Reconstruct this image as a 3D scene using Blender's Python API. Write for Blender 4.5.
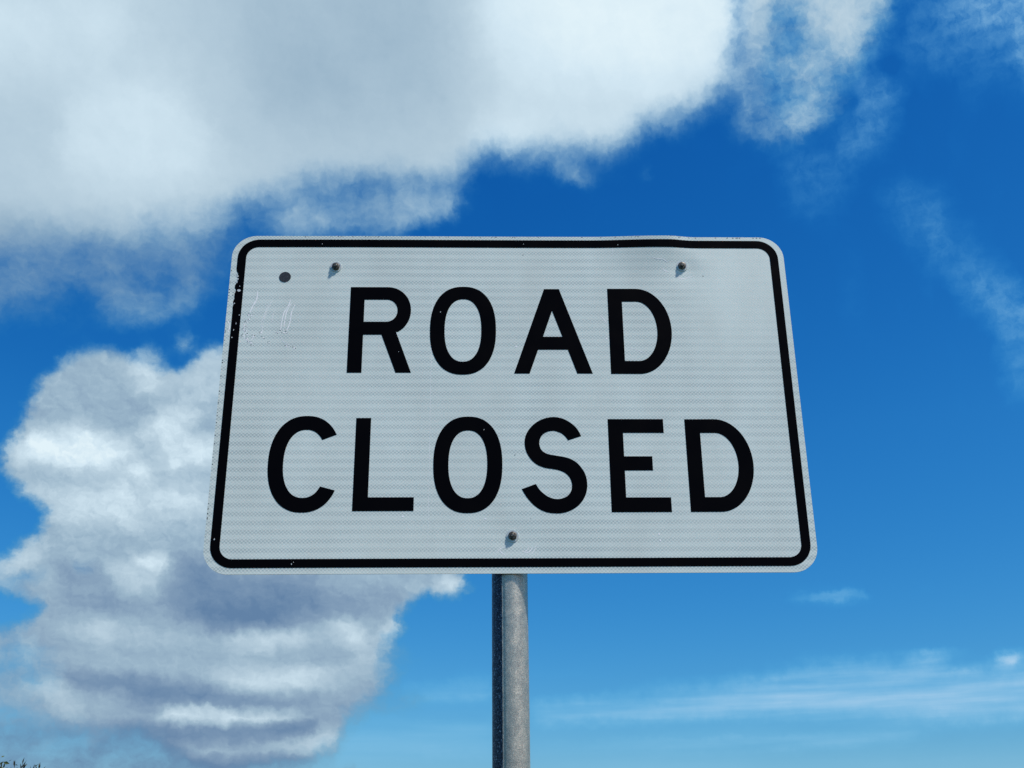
import bpy, bmesh, math, random
import numpy as np
from mathutils import Vector
from mathutils.geometry import tessellate_polygon

random.seed(7)
scene = bpy.context.scene
for o in list(bpy.data.objects):
    bpy.data.objects.remove(o, do_unlink=True)
IN = 0.0254
SIGN_Z = 2.511                       # height of the sign's centre above the ground
R = math.radians

# ------------------------------------------------------------------ camera
cam_d = bpy.data.cameras.new('camera')
cam = bpy.data.objects.new('camera', cam_d)
scene.collection.objects.link(cam)
cam.location = (-0.0534, -2.2382, SIGN_Z - 0.9285)
cam.rotation_euler = (1.97315233, 0.00928719, -0.02125086)
cam_d.sensor_width = 36
cam_d.lens = 1155.42 / 1024 * 36
cam_d.clip_start = 0.05
cam_d.clip_end = 6000
scene.camera = cam

# ------------------------------------------------------------------ exposure
scene.view_settings.view_transform = 'Standard'
scene.view_settings.look = 'None'
scene.view_settings.gamma = 1
scene.view_settings.exposure = 0.0
scene.render.engine = 'CYCLES'
scene.cycles.use_denoising = False
SKY_STRENGTH = 0.1

# ------------------------------------------------------------------ sun
SUN_EL = R(58)
SUN_AZ = R(122)                      # clockwise from +Y: behind the camera, to the right
sd = bpy.data.lights.new('sun', 'SUN')
sd.energy = 4.7
sd.angle = R(4.0)
sd.color = (1.0, 0.955, 0.89)
sun = bpy.data.objects.new('sun', sd)
scene.collection.objects.link(sun)
sv = Vector((math.sin(SUN_AZ) * math.cos(SUN_EL), math.cos(SUN_AZ) * math.cos(SUN_EL), math.sin(SUN_EL)))
sun.rotation_euler = sv.to_track_quat('Z', 'Y').to_euler()
sun.location = (4, -3, 8)

# ------------------------------------------------------------------ clouds, as outlines in degrees (azimuth, elevation)
# each entry: (value, softness in degrees, outline); later entries overlay earlier ones
CUMULUS = [
    (0.55, 2.16, [(-37.0, 28.6), (-13.0, 33.8), (-13.1, 29.5), (-15.5, 27.1), (-35.3, 22.2)]),
    (1, 1.27, [(-41.2, 41.4), (19.3, 48.4), (17.6, 41.9), (16.5, 39.4), (16.0, 37.7), (14.4, 36.6), (12.8, 36.3), (11.4, 35.2), (9.2, 35.4), (8.4, 34.6), (6.8, 34.3), (4.4, 34.2), (0.9, 34.3), (-0.7, 34.5), (-1.1, 33.5), (-1.2, 32.8), (-3.2, 32.7), (-4.9, 33.0), (-7.8, 32.7), (-10.6, 32.4), (-12.2, 31.6), (-13.8, 31.3), (-15.1, 30.9), (-16.9, 30.2), (-18.9, 29.6), (-21.8, 28.9), (-24.6, 28.1), (-28.1, 27.1), (-36.0, 24.7)]),
    (0.55, 0.88, [(-35.9, 24.3), (-25.3, 26.6), (-20.7, 27.7), (-15.7, 28.9), (-14.5, 30.1), (-14.4, 28.8), (-15.6, 27.8), (-17.3, 27.3), (-19.0, 26.6), (-20.4, 26.4), (-21.7, 26.6), (-22.8, 26.1), (-23.9, 25.7), (-24.3, 25.1), (-24.9, 24.8), (-35.4, 22.3)]),
    (0.46, 0.59, [(-20.5, 26.6), (-19.1, 27.6), (-16.1, 28.1), (-15.2, 27.1), (-15.3, 26.1), (-17.0, 25.1), (-18.7, 24.5), (-19.8, 24.8), (-20.4, 25.7)]),
    (0.58, 0.69, [(-12.2, 31.2), (-8.9, 32.2), (-4.9, 32.6), (-1.8, 32.6), (-1.0, 31.6), (-3.1, 31.0), (-4.8, 30.2), (-12.0, 29.7), (-12.5, 30.3)]),
    (0.3, 0.39, [(-10.0, 31.5), (-8.0, 31.8), (-7.7, 31.4), (-9.1, 31.1)]),
    (0.62, 0.24, [(3.5, 34.2), (4.5, 34.1), (5.5, 33.4), (6.7, 32.6), (6.3, 32.5), (5.2, 32.8), (4.1, 33.3)]),
    (0.36, 0.34, [(9.0, 33.4), (9.8, 33.3), (9.8, 32.7), (9.1, 32.8)]),
    (0.42, 0.88, [(15.5, 43.1), (24.9, 41.4), (23.9, 38.1), (21.3, 36.0), (19.6, 33.9), (17.0, 33.4), (14.3, 34.7)]),
    (0.8, 0.59, [(16.0, 43.0), (24.4, 41.5), (24.1, 38.7), (23.0, 38.4), (22.1, 37.6), (21.7, 36.8), (20.9, 36.8), (20.5, 37.6), (19.7, 38.0), (19.1, 38.7), (18.7, 40.1), (17.8, 40.1), (17.0, 38.5), (15.4, 36.7)]),
    (0.4, 0.44, [(17.6, 39.6), (18.8, 39.6), (18.7, 38.8), (17.8, 38.6), (17.1, 39.0)]),
    (0.42, 0.49, [(16.7, 37.8), (18.8, 37.7), (18.9, 36.7), (18.0, 36.3), (16.6, 36.6)]),
    (0.62, 0.34, [(19.2, 38.1), (20.4, 37.5), (20.2, 36.3), (19.3, 35.5), (18.9, 34.4), (17.9, 34.1), (16.8, 34.2), (17.5, 35.2), (18.5, 35.9), (19.0, 37.0)]),
    (0.38, 0.44, [(16.6, 36.5), (18.5, 35.9), (17.7, 34.6), (16.9, 34.3), (16.1, 34.8)]),
    (0.34, 0.34, [(15.1, 35.4), (16.4, 35.3), (16.4, 34.8), (15.2, 34.7)]),
    (1, 0.44, [(-21.8, 22.5), (-21.4, 22.9), (-20.8, 23.2), (-20.1, 23.4), (-19.4, 23.5), (-18.9, 23.2), (-18.4, 23.1), (-17.9, 23.1), (-17.4, 23.1), (-17.0, 22.9), (-16.4, 22.7), (-15.8, 22.9), (-15.2, 23.4), (-14.7, 24.0), (-13.8, 24.4), (-8.4, 24.5), (-3.5, 21.2), (-1.3, 16.4), (-1.7, 14.4), (-0.9, 13.5), (-0.9, 12.9), (-1.5, 12.6), (-2.0, 12.6), (-2.4, 12.9), (-3.6, 12.7), (-4.1, 12.2), (-4.3, 11.8), (-4.1, 11.5), (-4.2, 11.0), (-4.7, 10.5), (-4.5, 9.8), (-5.1, 8.7), (-4.9, 8.2), (-5.6, 7.7), (-6.5, 7.1), (-6.7, 6.1), (-7.5, 5.5), (-8.7, 5.0), (-15.2, 3.3), (-17.4, 3.7), (-20.7, 3.6), (-31.0, 3.4), (-32.9, 11.9), (-25.4, 12.6), (-23.0, 13.4), (-22.5, 14.1), (-21.9, 14.6), (-21.4, 14.6), (-21.2, 15.0), (-21.2, 15.5), (-21.5, 16.0), (-22.3, 16.3), (-23.1, 16.9), (-23.6, 17.6), (-23.6, 18.2), (-23.3, 18.8), (-23.1, 19.5), (-22.9, 20.5), (-22.6, 21.4), (-22.2, 22.1)]),
    (0.62, 0.34, [(-24.0, 18.0), (-23.5, 18.6), (-23.3, 18.1), (-23.6, 17.7)]),
    (0.65, 0.29, [(-18.2, 23.0), (-18.1, 23.8), (-17.4, 24.0), (-16.9, 23.8), (-16.7, 23.2), (-17.5, 23.0)]),
    (0.48, 0.24, [(-16.6, 23.7), (-16.3, 24.3), (-15.7, 25.0), (-15.5, 24.1), (-15.9, 23.8)]),
    (0.4, 0.24, [(-21.1, 23.4), (-20.5, 23.8), (-20.2, 23.6), (-20.6, 23.2)]),
    (0.74, 0.44, [(-25.4, 12.5), (-22.6, 13.3), (-20.8, 13.3), (-20.8, 12.2), (-22.4, 12.1), (-25.2, 11.4)]),
    (0.12, 0.34, [(-32.7, 11.0), (-22.5, 12.1), (-21.3, 11.7), (-20.8, 11.8), (-20.8, 11.2), (-21.5, 10.8), (-22.0, 10.4), (-32.3, 9.3)]),
    (0.6, 0.29, [(-19.7, 13.3), (-19.4, 13.7), (-18.9, 13.9), (-19.0, 13.2), (-19.5, 13.0)]),
    (0.66, 0.59, [(-32.3, 9.1), (-21.2, 10.2), (-19.4, 9.6), (-19.6, 7.9), (-31.9, 7.2)]),
    (0.55, 0.69, [(-31.9, 7.2), (-21.4, 7.6), (-19.9, 7.0), (-18.2, 6.5), (-15.5, 6.3), (-13.6, 4.8), (-5.0, 4.8), (-4.8, 2.0), (-30.7, 1.9)]),
    (0.55, 0.59, [(-31.6, 6.0), (-20.2, 6.2), (-19.3, 5.5), (-20.0, 4.8), (-31.2, 4.2)]),
    (0.86, 0.24, [(-13.7, 5.8), (-11.5, 5.7), (-9.7, 5.9), (-8.3, 6.2), (-7.6, 6.6), (-6.9, 6.5), (-7.0, 5.8), (-7.8, 5.4), (-10.5, 5.4), (-13.2, 5.3)]),
    (0.55, 0.49, [(-5.2, 10.6), (-4.2, 10.9), (-4.0, 10.1), (-4.5, 8.2), (-5.4, 7.2), (-6.4, 6.4), (-6.7, 7.1), (-5.5, 8.2)]),
    (0.36, 0.44, [(-4.5, 10.6), (-3.2, 10.3), (-3.3, 9.4), (-4.1, 8.9), (-4.8, 9.1)]),
    (0.32, 0.39, [(-5.9, 8.0), (-4.1, 8.3), (-2.2, 8.1), (-2.7, 7.4), (-5.0, 7.2)]),
]
BRIGHTNESS = [
    (0.7, 2.94, [(-41.2, 41.4), (44.9, 40.4), (38.5, 20.7), (-35.1, 21.5)]),
    (0.55, 2.35, [(-16.0, 41.5), (-2.9, 44.0), (-0.3, 38.7), (-3.3, 36.3), (-6.7, 34.3), (-10.8, 34.5), (-13.7, 35.1)]),
    (0.84, 1.47, [(-30.7, 37.9), (-21.2, 40.2), (-20.4, 36.8), (-24.1, 35.4), (-29.7, 33.8)]),
    (0.86, 1.27, [(-23.4, 34.9), (-18.4, 36.5), (-15.6, 34.4), (-15.8, 32.0), (-20.1, 30.7), (-23.3, 31.5)]),
    (0.98, 2.94, [(1.0, 44.9), (19.2, 43.4), (17.0, 37.6), (12.8, 36.2), (7.5, 36.4), (2.7, 37.5), (-1.6, 39.6)]),
    (0.84, 0.98, [(-0.3, 36.4), (9.3, 36.5), (8.5, 34.2), (3.2, 34.1), (-0.9, 33.8)]),
    (0.42, 1.27, [(-36.5, 26.7), (-26.7, 29.0), (-22.8, 28.7), (-19.3, 28.9), (-15.7, 29.2), (-12.6, 30.2), (-14.2, 27.0), (-24.7, 23.6), (-35.0, 21.1)]),
    (0.66, 0.88, [(-12.4, 33.8), (-7.3, 34.7), (-1.5, 33.1), (-4.8, 30.3), (-12.0, 29.8)]),
    (0.72, 0.69, [(16.4, 41.2), (24.8, 39.7), (22.9, 35.7), (18.1, 33.7), (15.4, 36.4)]),
    (0.5, 1.47, [(-35.0, 21.1), (11.7, 24.8), (10.0, 3.1), (-31.0, 3.0)]),
    (0.47, 0.59, [(-22.7, 19.6), (-22.9, 20.9), (-22.2, 22.1), (-20.9, 23.2), (-19.1, 23.6), (-18.3, 22.4), (-16.6, 22.0), (-17.2, 20.8), (-19.0, 20.0), (-21.3, 19.8)]),
    (0.64, 0.44, [(-16.9, 22.4), (-15.5, 23.2), (-13.8, 24.3), (-13.8, 21.7), (-15.8, 21.4)]),
    (0.74, 0.29, [(-18.6, 23.0), (-17.6, 23.4), (-16.8, 22.8), (-16.8, 21.9), (-17.5, 21.5), (-18.1, 22.1), (-19.0, 22.5)]),
    (0.96, 0.44, [(-23.1, 18.9), (-22.2, 19.4), (-20.9, 19.8), (-19.9, 19.8), (-18.9, 19.3), (-17.4, 19.2), (-18.1, 18.5), (-18.7, 17.8), (-20.6, 17.9), (-21.9, 17.8), (-23.4, 17.9)]),
    (0.88, 0.39, [(-17.8, 19.8), (-16.5, 20.9), (-15.2, 21.4), (-14.8, 20.6), (-15.7, 19.9), (-13.6, 20.0), (-13.6, 18.9), (-15.0, 18.2), (-16.2, 18.1), (-17.0, 19.0)]),
    (0.62, 0.24, [(-17.5, 19.4), (-16.8, 19.6), (-16.1, 18.6), (-16.1, 17.9), (-16.8, 18.1)]),
    (0.95, 0.34, [(-18.4, 17.8), (-17.4, 18.4), (-16.7, 18.1), (-16.9, 17.3), (-18.1, 17.2)]),
    (0.76, 0.69, [(-23.2, 17.2), (-20.9, 17.0), (-13.4, 18.1), (-13.3, 16.4), (-16.6, 15.4), (-19.7, 15.0), (-20.9, 15.6), (-21.7, 16.2)]),
    (0.64, 0.44, [(-22.1, 17.6), (-20.7, 17.6), (-20.8, 16.8), (-21.7, 16.9)]),
    (0.48, 0.59, [(-20.8, 14.8), (-17.4, 14.9), (-13.7, 15.6), (-13.4, 14.3), (-20.4, 13.8)]),
    (0.72, 0.34, [(-18.4, 13.8), (-17.4, 14.1), (-15.5, 13.6), (-15.8, 12.4), (-16.6, 12.2), (-18.0, 12.7)]),
    (0.9, 0.2, [(-17.4, 13.8), (-16.4, 14.3), (-15.6, 14.2), (-15.5, 13.6), (-16.1, 13.2), (-16.9, 13.6)]),
    (0.7, 0.34, [(-24.6, 13.1), (-22.7, 14.0), (-21.4, 14.6), (-21.1, 14.0), (-22.1, 12.8), (-22.8, 12.0), (-24.4, 11.8)]),
    (0.34, 0.49, [(-20.4, 13.5), (-18.6, 13.4), (-18.1, 12.4), (-16.2, 12.0), (-16.1, 11.3), (-18.8, 11.4), (-20.2, 11.8)]),
    (0.14, 0.78, [(-15.5, 12.5), (-15.1, 14.0), (-13.5, 14.1), (-12.1, 13.4), (-7.7, 13.4), (-4.7, 12.9), (-5.0, 12.2), (-7.2, 11.8), (-9.1, 11.2), (-11.9, 10.8), (-13.8, 11.1), (-15.3, 11.7)]),
    (0, 0.59, [(-14.1, 12.0), (-12.2, 12.3), (-9.1, 12.2), (-10.0, 11.4), (-12.6, 11.1)]),
    (0.44, 0.49, [(-8.7, 13.6), (-3.8, 13.7), (-4.0, 12.8), (-5.7, 12.2), (-7.7, 12.5)]),
    (0.8, 0.24, [(-2.5, 13.7), (-1.4, 13.6), (-0.8, 13.2), (-1.7, 12.6), (-2.2, 12.9)]),
    (0.62, 0.39, [(-20.2, 10.9), (-18.3, 11.0), (-16.1, 11.0), (-13.7, 10.7), (-10.9, 10.6), (-8.1, 11.1), (-6.9, 11.4), (-6.1, 11.4), (-5.5, 10.6), (-8.0, 10.1), (-11.8, 9.9), (-15.9, 10.0), (-17.7, 9.8), (-19.5, 10.1)]),
    (0.75, 0.24, [(-18.9, 11.0), (-17.4, 10.9), (-17.6, 10.1), (-18.5, 10.1)]),
    (0.8, 0.39, [(-12.3, 10.7), (-9.1, 11.0), (-8.4, 10.3), (-10.9, 10.0), (-12.3, 10.0)]),
    (0.86, 0.24, [(-7.5, 11.3), (-6.7, 11.5), (-5.7, 10.6), (-6.6, 10.2)]),
    (0.88, 0.2, [(-5.1, 11.1), (-4.6, 11.8), (-4.1, 11.6), (-4.6, 10.8), (-5.0, 10.5)]),
    (0.66, 0.49, [(-6.6, 10.3), (-4.8, 10.5), (-4.9, 9.1), (-6.5, 8.9)]),
    (0.66, 0.24, [(-21.7, 9.9), (-21.3, 10.4), (-20.7, 9.6), (-21.1, 8.8), (-21.8, 9.2)]),
    (0.66, 0.39, [(-19.4, 9.4), (-16.8, 9.4), (-13.6, 9.3), (-11.8, 9.4), (-7.5, 9.4), (-6.0, 9.6), (-6.7, 8.1), (-8.9, 8.2), (-12.1, 8.1), (-14.5, 8.7), (-17.6, 8.9)]),
    (0.88, 0.34, [(-12.7, 8.9), (-8.9, 9.2), (-7.6, 9.0), (-8.4, 8.4), (-11.7, 8.3)]),
    (0.18, 0.34, [(-19.9, 8.8), (-16.7, 8.6), (-13.5, 8.4), (-10.7, 7.8), (-7.9, 7.5), (-10.7, 7.2), (-15.2, 7.4), (-17.1, 8.0), (-19.7, 8.3)]),
    (0.74, 0.29, [(-21.5, 8.2), (-19.7, 8.6), (-19.2, 7.9), (-18.4, 7.4), (-18.6, 6.7), (-19.3, 6.9), (-20.0, 7.5), (-21.1, 7.8)]),
    (0.62, 0.24, [(-18.2, 7.5), (-17.6, 7.9), (-17.1, 7.3), (-17.3, 6.9), (-18.0, 7.1)]),
    (0.9, 0.2, [(-15.2, 7.1), (-14.3, 7.5), (-12.7, 7.4), (-8.8, 7.3), (-8.8, 6.9), (-11.5, 6.7), (-13.8, 6.6), (-15.3, 6.7)]),
    (0.12, 0.34, [(-16.9, 6.5), (-11.5, 6.5), (-7.8, 6.8), (-7.8, 6.2), (-13.3, 6.0), (-16.8, 6.0)]),
    (0.12, 0.44, [(-31.6, 5.9), (-17.7, 6.3), (-14.2, 5.9), (-14.1, 5.2), (-5.9, 5.2), (-5.8, 2.0), (-30.7, 1.9)]),
    (0.8, 0.2, [(-13.7, 5.7), (-11.4, 5.6), (-9.7, 5.9), (-8.3, 6.2), (-7.6, 6.5), (-6.9, 6.4), (-7.1, 5.8), (-7.8, 5.5), (-10.5, 5.5), (-13.2, 5.4)]),
    (0.62, 0.2, [(-20.3, 5.3), (-20.0, 5.7), (-19.4, 5.8), (-19.5, 5.5), (-20.0, 5.1)]),
    (0.62, 0.2, [(-18.5, 5.8), (-17.9, 6.0), (-17.7, 5.8), (-18.3, 5.5)]),
]
THIN = [
    (0.16, 1.47, [(25.0, 40.5), (42.8, 34.9), (41.5, 31.2), (28.9, 34.3), (24.1, 36.3)]),
    (0.42, 0.69, [(26.1, 38.1), (28.8, 38.1), (31.8, 37.9), (38.8, 35.6), (38.2, 33.7), (30.8, 36.0), (28.4, 36.6)]),
    (0.5, 0.29, [(29.7, 35.8), (31.2, 35.6), (31.4, 34.4), (29.7, 34.7)]),
    (0.16, 0.69, [(21.7, 35.4), (23.3, 35.3), (22.9, 32.9), (20.6, 32.1), (19.9, 32.6)]),
    (0.3, 0.34, [(22.3, 34.9), (23.0, 34.9), (22.8, 33.9), (21.2, 33.1), (20.1, 32.5), (20.1, 32.8), (21.5, 33.8)]),
    (0.2, 0.69, [(22.4, 30.7), (23.6, 30.9), (25.1, 28.5), (26.6, 26.0), (27.7, 25.0), (29.4, 24.2), (28.5, 19.8), (26.4, 20.6), (26.5, 23.4), (25.6, 24.9), (24.1, 27.1), (22.9, 28.9)]),
    (0.3, 0.49, [(25.5, 26.1), (26.9, 25.5), (27.9, 24.5), (27.9, 23.1), (26.5, 23.4), (25.9, 24.9)]),
    (0.2, 0.69, [(17.0, 41.1), (24.3, 39.8), (23.0, 36.5), (20.1, 35.2), (18.2, 34.1), (16.2, 35.8)]),
    (0.22, 0.39, [(21.8, 36.3), (23.4, 35.2), (22.8, 33.9), (20.6, 32.4), (20.0, 32.5), (21.6, 34.1)]),
    (0.14, 0.88, [(17.1, 34.3), (20.6, 31.9), (18.6, 29.8), (17.2, 31.0)]),
    (0.6, 0.15, [(15.0, 12.2), (16.6, 12.3), (18.3, 12.1), (18.6, 12.0), (17.3, 11.9), (16.1, 12.0)]),
    (0.5, 0.49, [(2.6, 7.5), (7.5, 7.9), (12.2, 8.3), (15.1, 8.9), (17.9, 9.1), (20.9, 8.5), (27.9, 8.2), (27.5, 6.1), (19.2, 6.3), (10.2, 6.7), (2.1, 6.9)]),
    (0.62, 0.44, [(14.1, 8.2), (19.5, 8.3), (27.8, 7.4), (27.6, 6.5), (19.4, 7.0), (10.3, 7.3)]),
    (0.5, 0.34, [(3.6, 5.8), (10.2, 6.0), (18.4, 6.0), (20.3, 5.7), (17.4, 5.4), (10.1, 5.4)]),
    (0.7, 0.2, [(19.8, 8.9), (20.8, 9.2), (21.7, 9.1), (21.2, 8.7), (20.2, 8.6)]),
    (1.2, 0.15, [(23.8, 8.9), (24.4, 9.0), (24.8, 8.8), (24.5, 8.5), (23.9, 8.6)]),
    (0.4, 0.29, [(-4.3, 8.2), (-2.2, 8.5), (0.3, 8.7), (0.3, 8.1), (-2.7, 7.9)]),
    (0.22, 0.78, [(-7.4, 7.1), (0.7, 7.2), (0.7, 5.0), (-7.3, 4.8)]),
    (0.16, 0.78, [(2.1, 5.5), (27.3, 4.9), (26.6, 1.5), (2.1, 1.9)]),
]

AZ0, AZ1, NA = -36.0, 36.0, 200
EL0, EL1, NE = 0.0, 48.0, 160


def blur(m, s, axis):
    r = int(max(1, math.ceil(s * 2.5)))
    k = np.exp(-0.5 * (np.arange(-r, r + 1) / max(s, 1e-3)) ** 2)
    k /= k.sum()
    pad = [(0, 0), (0, 0)]
    pad[axis] = (r, r)
    p = np.pad(m, pad, mode='edge')
    out = np.zeros_like(m)
    n = m.shape[axis]
    for i, w in enumerate(k):
        out += w * (p[i:i + n, :] if axis == 0 else p[:, i:i + n])
    return out


def paint(layers, base):
    SS = 2
    az = np.linspace(AZ0, AZ1, NA * SS)
    el = np.linspace(EL0, EL1, NE * SS)
    X, Y = np.meshgrid(az, el)
    F = np.full(X.shape, float(base))
    for v, soft, poly in layers:
        inside = np.zeros(X.shape, bool)
        n = len(poly)
        for i in range(n):
            x1, y1 = poly[i]
            x2, y2 = poly[(i + 1) % n]
            if y1 == y2:
                continue
            c = ((Y >= y1) != (Y >= y2)) & (X < (x2 - x1) * (Y - y1) / (y2 - y1) + x1)
            inside ^= c
        m = inside.astype(float)
        m = blur(m, soft * 0.62 / ((EL1 - EL0) / (NE * SS)), 0)
        m = blur(m, soft * 0.62 / ((AZ1 - AZ0) / (NA * SS)), 1)
        F = F * (1 - m) + v * m
    return F.reshape(NE, SS, NA, SS).mean((1, 3))


# ------------------------------------------------------------------ world
world = bpy.data.worlds.new('World')
scene.world = world
world.use_nodes = True
wt = world.node_tree
wt.nodes.clear()


class G:
    """small helper round a node tree"""
    def __init__(s, tree):
        s.t = tree

    def n(s, kind, **kw):
        nd = s.t.nodes.new(kind)
        for k, v in kw.items():
            setattr(nd, k, v)
        return nd

    def put(s, sock, v):
        if hasattr(v, 'links'):
            s.t.links.new(v, sock)
        elif v is not None:
            sock.default_value = v

    def math(s, op, a, b=None, c=None, clamp=False):
        nd = s.n('ShaderNodeMath', operation=op, use_clamp=clamp)
        s.put(nd.inputs[0], a)
        s.put(nd.inputs[1], b)
        s.put(nd.inputs[2], c)
        return nd.outputs[0]

    def vec(s, op, a, b=None, c=None):
        nd = s.n('ShaderNodeVectorMath', operation=op)
        s.put(nd.inputs[0], a)
        s.put(nd.inputs[1], b)
        s.put(nd.inputs[2], c)
        return nd.outputs['Value'] if op in ('DOT_PRODUCT', 'LENGTH', 'DISTANCE') else nd.outputs[0]

    def xyz(s, v):
        nd = s.n('ShaderNodeSeparateXYZ')
        s.put(nd.inputs[0], v)
        return nd.outputs

    def comb(s, x, y, z=0.0):
        nd = s.n('ShaderNodeCombineXYZ')
        for i, q in enumerate((x, y, z)):
            s.put(nd.inputs[i], q)
        return nd.outputs[0]

    def noise(s, v, scale, detail=4, rough=0.5, color=False, dist=0.0):
        nd = s.n('ShaderNodeTexNoise')
        s.put(nd.inputs['Vector'], v)
        nd.inputs['Scale'].default_value = scale
        nd.inputs['Detail'].default_value = detail
        nd.inputs['Roughness'].default_value = rough
        nd.inputs['Distortion'].default_value = dist
        return nd.outputs['Color' if color else 'Fac']

    def remap(s, v, a, b, c=0.0, d=1.0, smooth=False):
        nd = s.n('ShaderNodeMapRange', interpolation_type='SMOOTHSTEP' if smooth else 'LINEAR')
        s.put(nd.inputs['Value'], v)
        for k, q in zip(('From Min', 'From Max', 'To Min', 'To Max'), (a, b, c, d)):
            s.put(nd.inputs[k], q)
        return nd.outputs[0]

    def mix(s, f, a, b, blend='MIX'):
        nd = s.n('ShaderNodeMix', data_type='RGBA', blend_type=blend)
        s.put(nd.inputs[0], f)
        s.put(nd.inputs[6], a)
        s.put(nd.inputs[7], b)
        return nd.outputs[2]

    def ramp(s, f, stops, interp='LINEAR'):
        nd = s.n('ShaderNodeValToRGB')
        nd.color_ramp.interpolation = interp
        el = nd.color_ramp.elements
        while len(el) < len(stops):
            el.new(0.5)
        for e, (p, c) in zip(el, stops):
            e.position = p
            e.color = tuple(c) + ((1,) if len(c) == 3 else ())
        s.put(nd.inputs[0], f)
        return nd.outputs[0]


def lin(r, g, b):
    f = lambda c: (c / 255 / 12.92) if c <= 10 else ((c / 255 + 0.055) / 1.055) ** 2.4
    return (f(r), f(g), f(b))


w = G(wt)


def field(F, taz, tel, rank):
    """a 2-D field over (azimuth, elevation) as a sum of products of 1-D curves"""
    U, S, V = np.linalg.svd(F, full_matrices=False)
    total = None
    for g in range(0, rank, 3):
        outs = []
        for mat, t, N in ((V.T, taz, F.shape[1]), (U, tel, F.shape[0])):
            nd = w.n('ShaderNodeRGBCurve')
            mp = nd.mapping
            mp.use_clip = False
            scale = []
            for k in range(3):
                f = mat[:, g + k]
                m = float(np.abs(f).max())
                scale.append(m)
                cv = mp.curves[k]
                ys = 0.5 + 0.5 * f / m
                cv.points[0].location = (0, ys[0])
                cv.points[-1].location = (1, ys[-1])
                for i in range(1, N - 1):
                    cv.points.new(i / (N - 1), ys[i])
                for p in cv.points:
                    p.handle_type = 'VECTOR'
            mp.update()
            w.put(nd.inputs['Color'], w.comb(t, t, t))
            sc = [q * math.sqrt(float(S[g + k])) for k, q in enumerate(scale)]
            outs.append(w.vec('MULTIPLY_ADD', nd.outputs[0], tuple(2 * q for q in sc), tuple(-q for q in sc)))
        d = w.vec('DOT_PRODUCT', outs[0], outs[1])
        total = d if total is None else w.math('ADD', total, d)
    return total


direction = w.n('ShaderNodeTexCoord').outputs['Generated']
dx, dy, dz = w.xyz(direction)
RAD = 180 / math.pi
az = w.math('MULTIPLY', w.math('ARCTAN2', dx, dy), RAD)
el = w.math('MULTIPLY', w.math('ARCSINE', dz), RAD)
P = w.comb(az, el)
# billowing: the outlines are pushed about by noise at two sizes
w1 = w.vec('SUBTRACT', w.noise(P, 0.42, 3, 0.55, True), (0.5, 0.5, 0.5))
w2 = w.vec('SUBTRACT', w.noise(P, 1.5, 4, 0.6, True), (0.5, 0.5, 0.5))
Pw = w.vec('MULTIPLY_ADD', w1, (0.7, 0.5, 0), P)
Pw = w.vec('MULTIPLY_ADD', w2, (1.0, 0.7, 0), Pw)
px, py, _ = w.xyz(Pw)
taz = w.remap(px, AZ0, AZ1)
tel = w.remap(py, EL0, EL1)
fD = field(paint(CUMULUS, 0.0), taz, tel, 27)
fL = field(paint(BRIGHTNESS, 0.65), taz, tel, 27)
fT = field(paint(THIN, 0.0), taz, tel, 12)
# beyond the outlined part of the sky, scattered cloud of the same kind
away = w.math('MAXIMUM', w.remap(w.math('ABSOLUTE', az), 33, 39, smooth=True), w.remap(el, 42, 48, smooth=True))
gen = w.remap(w.noise(direction, 2.4, 5, 0.55), 0.55, 0.75)
fD = w.math('ADD', w.math('MULTIPLY', fD, w.math('SUBTRACT', 1.0, away)), w.math('MULTIPLY', gen, away))
fL = w.math('ADD', w.math('MULTIPLY', fL, w.math('SUBTRACT', 1.0, away)), w.math('MULTIPLY', 0.75, away))

Pn = w.vec('MULTIPLY', Pw, (1.0, 1.25, 0))
n1 = w.noise(Pn, 0.34, 9, 0.56)
n1b = w.noise(w.vec('ADD', Pn, (0.5, 0.65, 0)), 0.34, 5, 0.5)
n2 = w.noise(P, 0.22, 6, 0.55)
# ragged only where the cloud thins out
edge = w.math('MULTIPLY_ADD', w.math('MULTIPLY', fD, w.math('SUBTRACT', 1.0, fD)), 4.2, 0.18)
dens = w.math('MULTIPLY_ADD', w.math('SUBTRACT', n1, 0.5), w.math('MULTIPLY', edge, w.remap(el, 18, 28, 0.6, 0.6)), fD)
n3 = w.noise(Pn, 1.6, 6, 0.6)
dens = w.math('MULTIPLY_ADD', w.math('SUBTRACT', n3, 0.5), w.math('MULTIPLY', edge, w.math('ADD', w.remap(el, 18, 28, 0.36, 0.20), w.remap(az, 14, 18, 0.0, 0.28))), dens)
alpha = w.remap(dens, w.remap(el, 18, 26, 0.10, 0.02), w.remap(el, 18, 26, 0.92, 1.0), smooth=True)
# puffs: lit from the upper right, finer noise gives the folds
puff = w.math('SUBTRACT', n1, n1b)
# the low cumulus is crisp, the high bank smooth
body = w.math('MULTIPLY', w.remap(fD, 0.35, 0.9, 0.3, 1.0), w.remap(el, 21, 28, 1.0, 0.12))
lum = w.math('MULTIPLY_ADD', puff, w.math('MULTIPLY', body, 0.18), fL)
lum = w.math('MULTIPLY_ADD', w.math('SUBTRACT', n2, 0.5), w.remap(el, 18, 28, 0.10, 0.14), lum)
lum = w.math('MULTIPLY_ADD', w.math('SUBTRACT', n1, 0.5), w.remap(el, 18, 28, 0.08, 0.05), lum)
# rounded heads, lit from the upper right


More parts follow.
